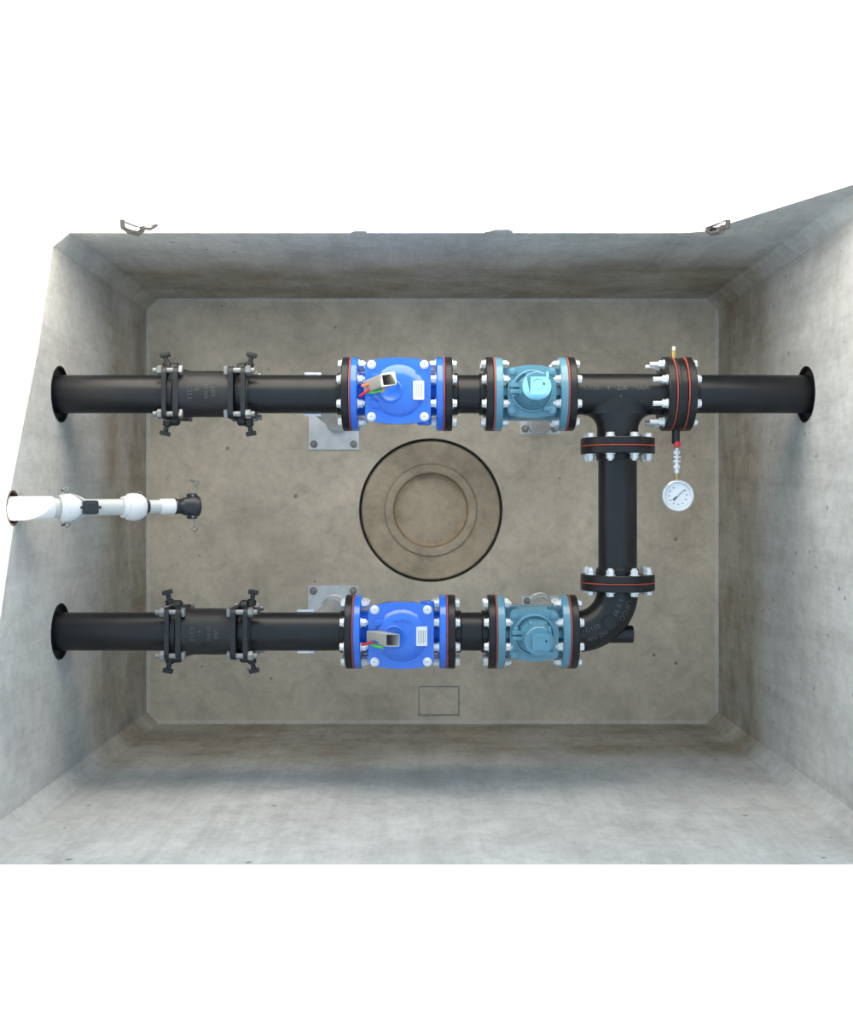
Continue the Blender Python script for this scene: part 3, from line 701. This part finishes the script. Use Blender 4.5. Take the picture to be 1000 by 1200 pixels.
part('threaded_neck', L([(0.346, 0.0190), (0.352, 0.0190), (0.354, 0.0170), (0.357, 0.0190), (0.360, 0.0170), (0.364, 0.0190), (0.366, 0.016)], 'X', 28), 'plastic', t)
part('small_pipe', L([(0.360, 0.0205), (0.400, 0.0205)], 'X', 36), 'pvc_grey', t)
part('end_socket', L([(0.392, 0.0222), (0.394, 0.0232), (0.434, 0.0232), (0.435, 0.022)], 'X', 36), 'pvc', t)
cc = part('cam_coupling', L([(0.432, 0.0215), (0.434, 0.0235), (0.440, 0.0240), (0.442, 0.0225), (0.458, 0.0228), (0.462, 0.0265), (0.474, 0.0285), (0.482, 0.0325), (0.501, 0.0335), (0.504, 0.0320), (0.504, 0.0260), (0.470, 0.0245), (0.470, 0.0)], 'X', 44), 'plastic', t)
for sy in (-1, 1):
    part('cam_ear', B((0.486, sy * 0.032, 0.004), (0.024, 0.014, 0.028), 0.005), 'plastic', cc)
    part('cam_pin', L([(0.017, 0.0028), (0.0195, 0.0028)], 'Z', 12, (0.482, sy * 0.032, 0)), 'wire', cc)
    arm = part('cam_arm', T([(0.490, sy * 0.030, 0.006), (0.492 + (0.004 if sy > 0 else 0), sy * 0.048, 0.007), (0.492 + (0.009 if sy > 0 else 0), sy * 0.064, 0.008)], 0.0026, 8), 'wire', t)
    ring_c = Vector((0.497 if sy > 0 else 0.491, sy * 0.070, 0.008))
    part('pull_ring', T([ring_c + Vector((0.0075 * math.cos(a), 0.0065 * math.sin(a), 0.004 * math.sin(2 * a))) for a in [2 * PI * i / 20 for i in range(21)]], 0.0018, 8), 'wire', arm)
    if sy > 0: part('pull_tab', T([ring_c + Vector((-0.004, 0.004, 0.002)), ring_c + Vector((-0.018, 0.008, 0.004))], [0.0022, 0.0035], 8), 'wire', arm)
    wire_ = part('locking_wire', T([(0.178, sy * 0.014, 0.030), (0.160, sy * 0.030, 0.024), (0.140, sy * 0.044, 0.012)], 0.0014, 8), 'wire', t)
    rc_ = Vector((0.134, sy * 0.049, 0.010))
    part('pull_ring', T([rc_ + Vector((0.0075 * math.cos(a), 0.0065 * math.sin(a), 0.004 * math.sin(2 * a))) for a in [2 * PI * i / 20 for i in range(21)]], 0.0020, 8), 'wire', wire_)
    part('pull_tab', T([rc_ + Vector((-0.004, -0.002 * sy, 0)), rc_ + Vector((-0.014, 0.001 * sy, 0.002))], 0.0028, 8), 'rust', wire_)
    part('spring_clip', T([(0.326, sy * 0.040, 0.006), (0.330, sy * 0.046, 0.008), (0.338, sy * 0.044, 0.008), (0.340, sy * 0.037, 0.006)], 0.0018, 8), 'wire', t)
lt = part('latch_block', B((0.190, 0, 0.032), (0.042, 0.040, 0.020), 0.007), 'plastic', t)
part('latch_tab', B((0.190, 0, 0.033), (0.058, 0.008, 0.007), 0.003), 'plastic', lt)
for yy in (-0.009, 0.009):
    part('latch_ridge', B((0.190, yy, 0.0425), (0.024, 0.005, 0.003), 0.001), 'plastic', lt)
# rusty sleeve edge round that pipe at the wall
o = put('wall_sleeve', mk(L([(-0.10, 0.0445), (-0.10, 0.0495), (0.001, 0.0495), (0.001, 0.0445)], 'X', 40, ring=True), 'wall_sleeve', 'rust'), None, (XL, hole_p[0], hole_p[1]))
tag(o, 'rusty round sleeve in the left wall around the white pipe', 'sleeve')

# ------------------------------------------------------------------ lifting loops at the back wall
for px_, lab, mir in ((168, 'dark steel lifting loop at the top left of the back wall', 1), (829, 'dark steel lifting loop at the top right of the back wall', -1)):
    t = thing('lifting_loop', lab, 'lifting loop', ((px_ - CX) * (D - 1.16) / F, YT, 1.17), group='lifting loops in the back wall')
    part('bent_bar', T([(0.0, 0.03, 0.0), (0.0, -0.010, 0.0), (-0.01 * mir, -0.022, 0.015), (-0.025 * mir, -0.026, 0.055), (-0.035 * mir, -0.022, 0.085), (-0.040 * mir, 0.03, 0.09)], 0.0080, 12), 'iron', t)
    part('wall_tie', T([(0.0, -0.006, 0.012), (0.03, -0.010, 0.02), (0.05, -0.004, 0.035), (0.055, 0.02, 0.04)], 0.005, 10), 'iron', t)
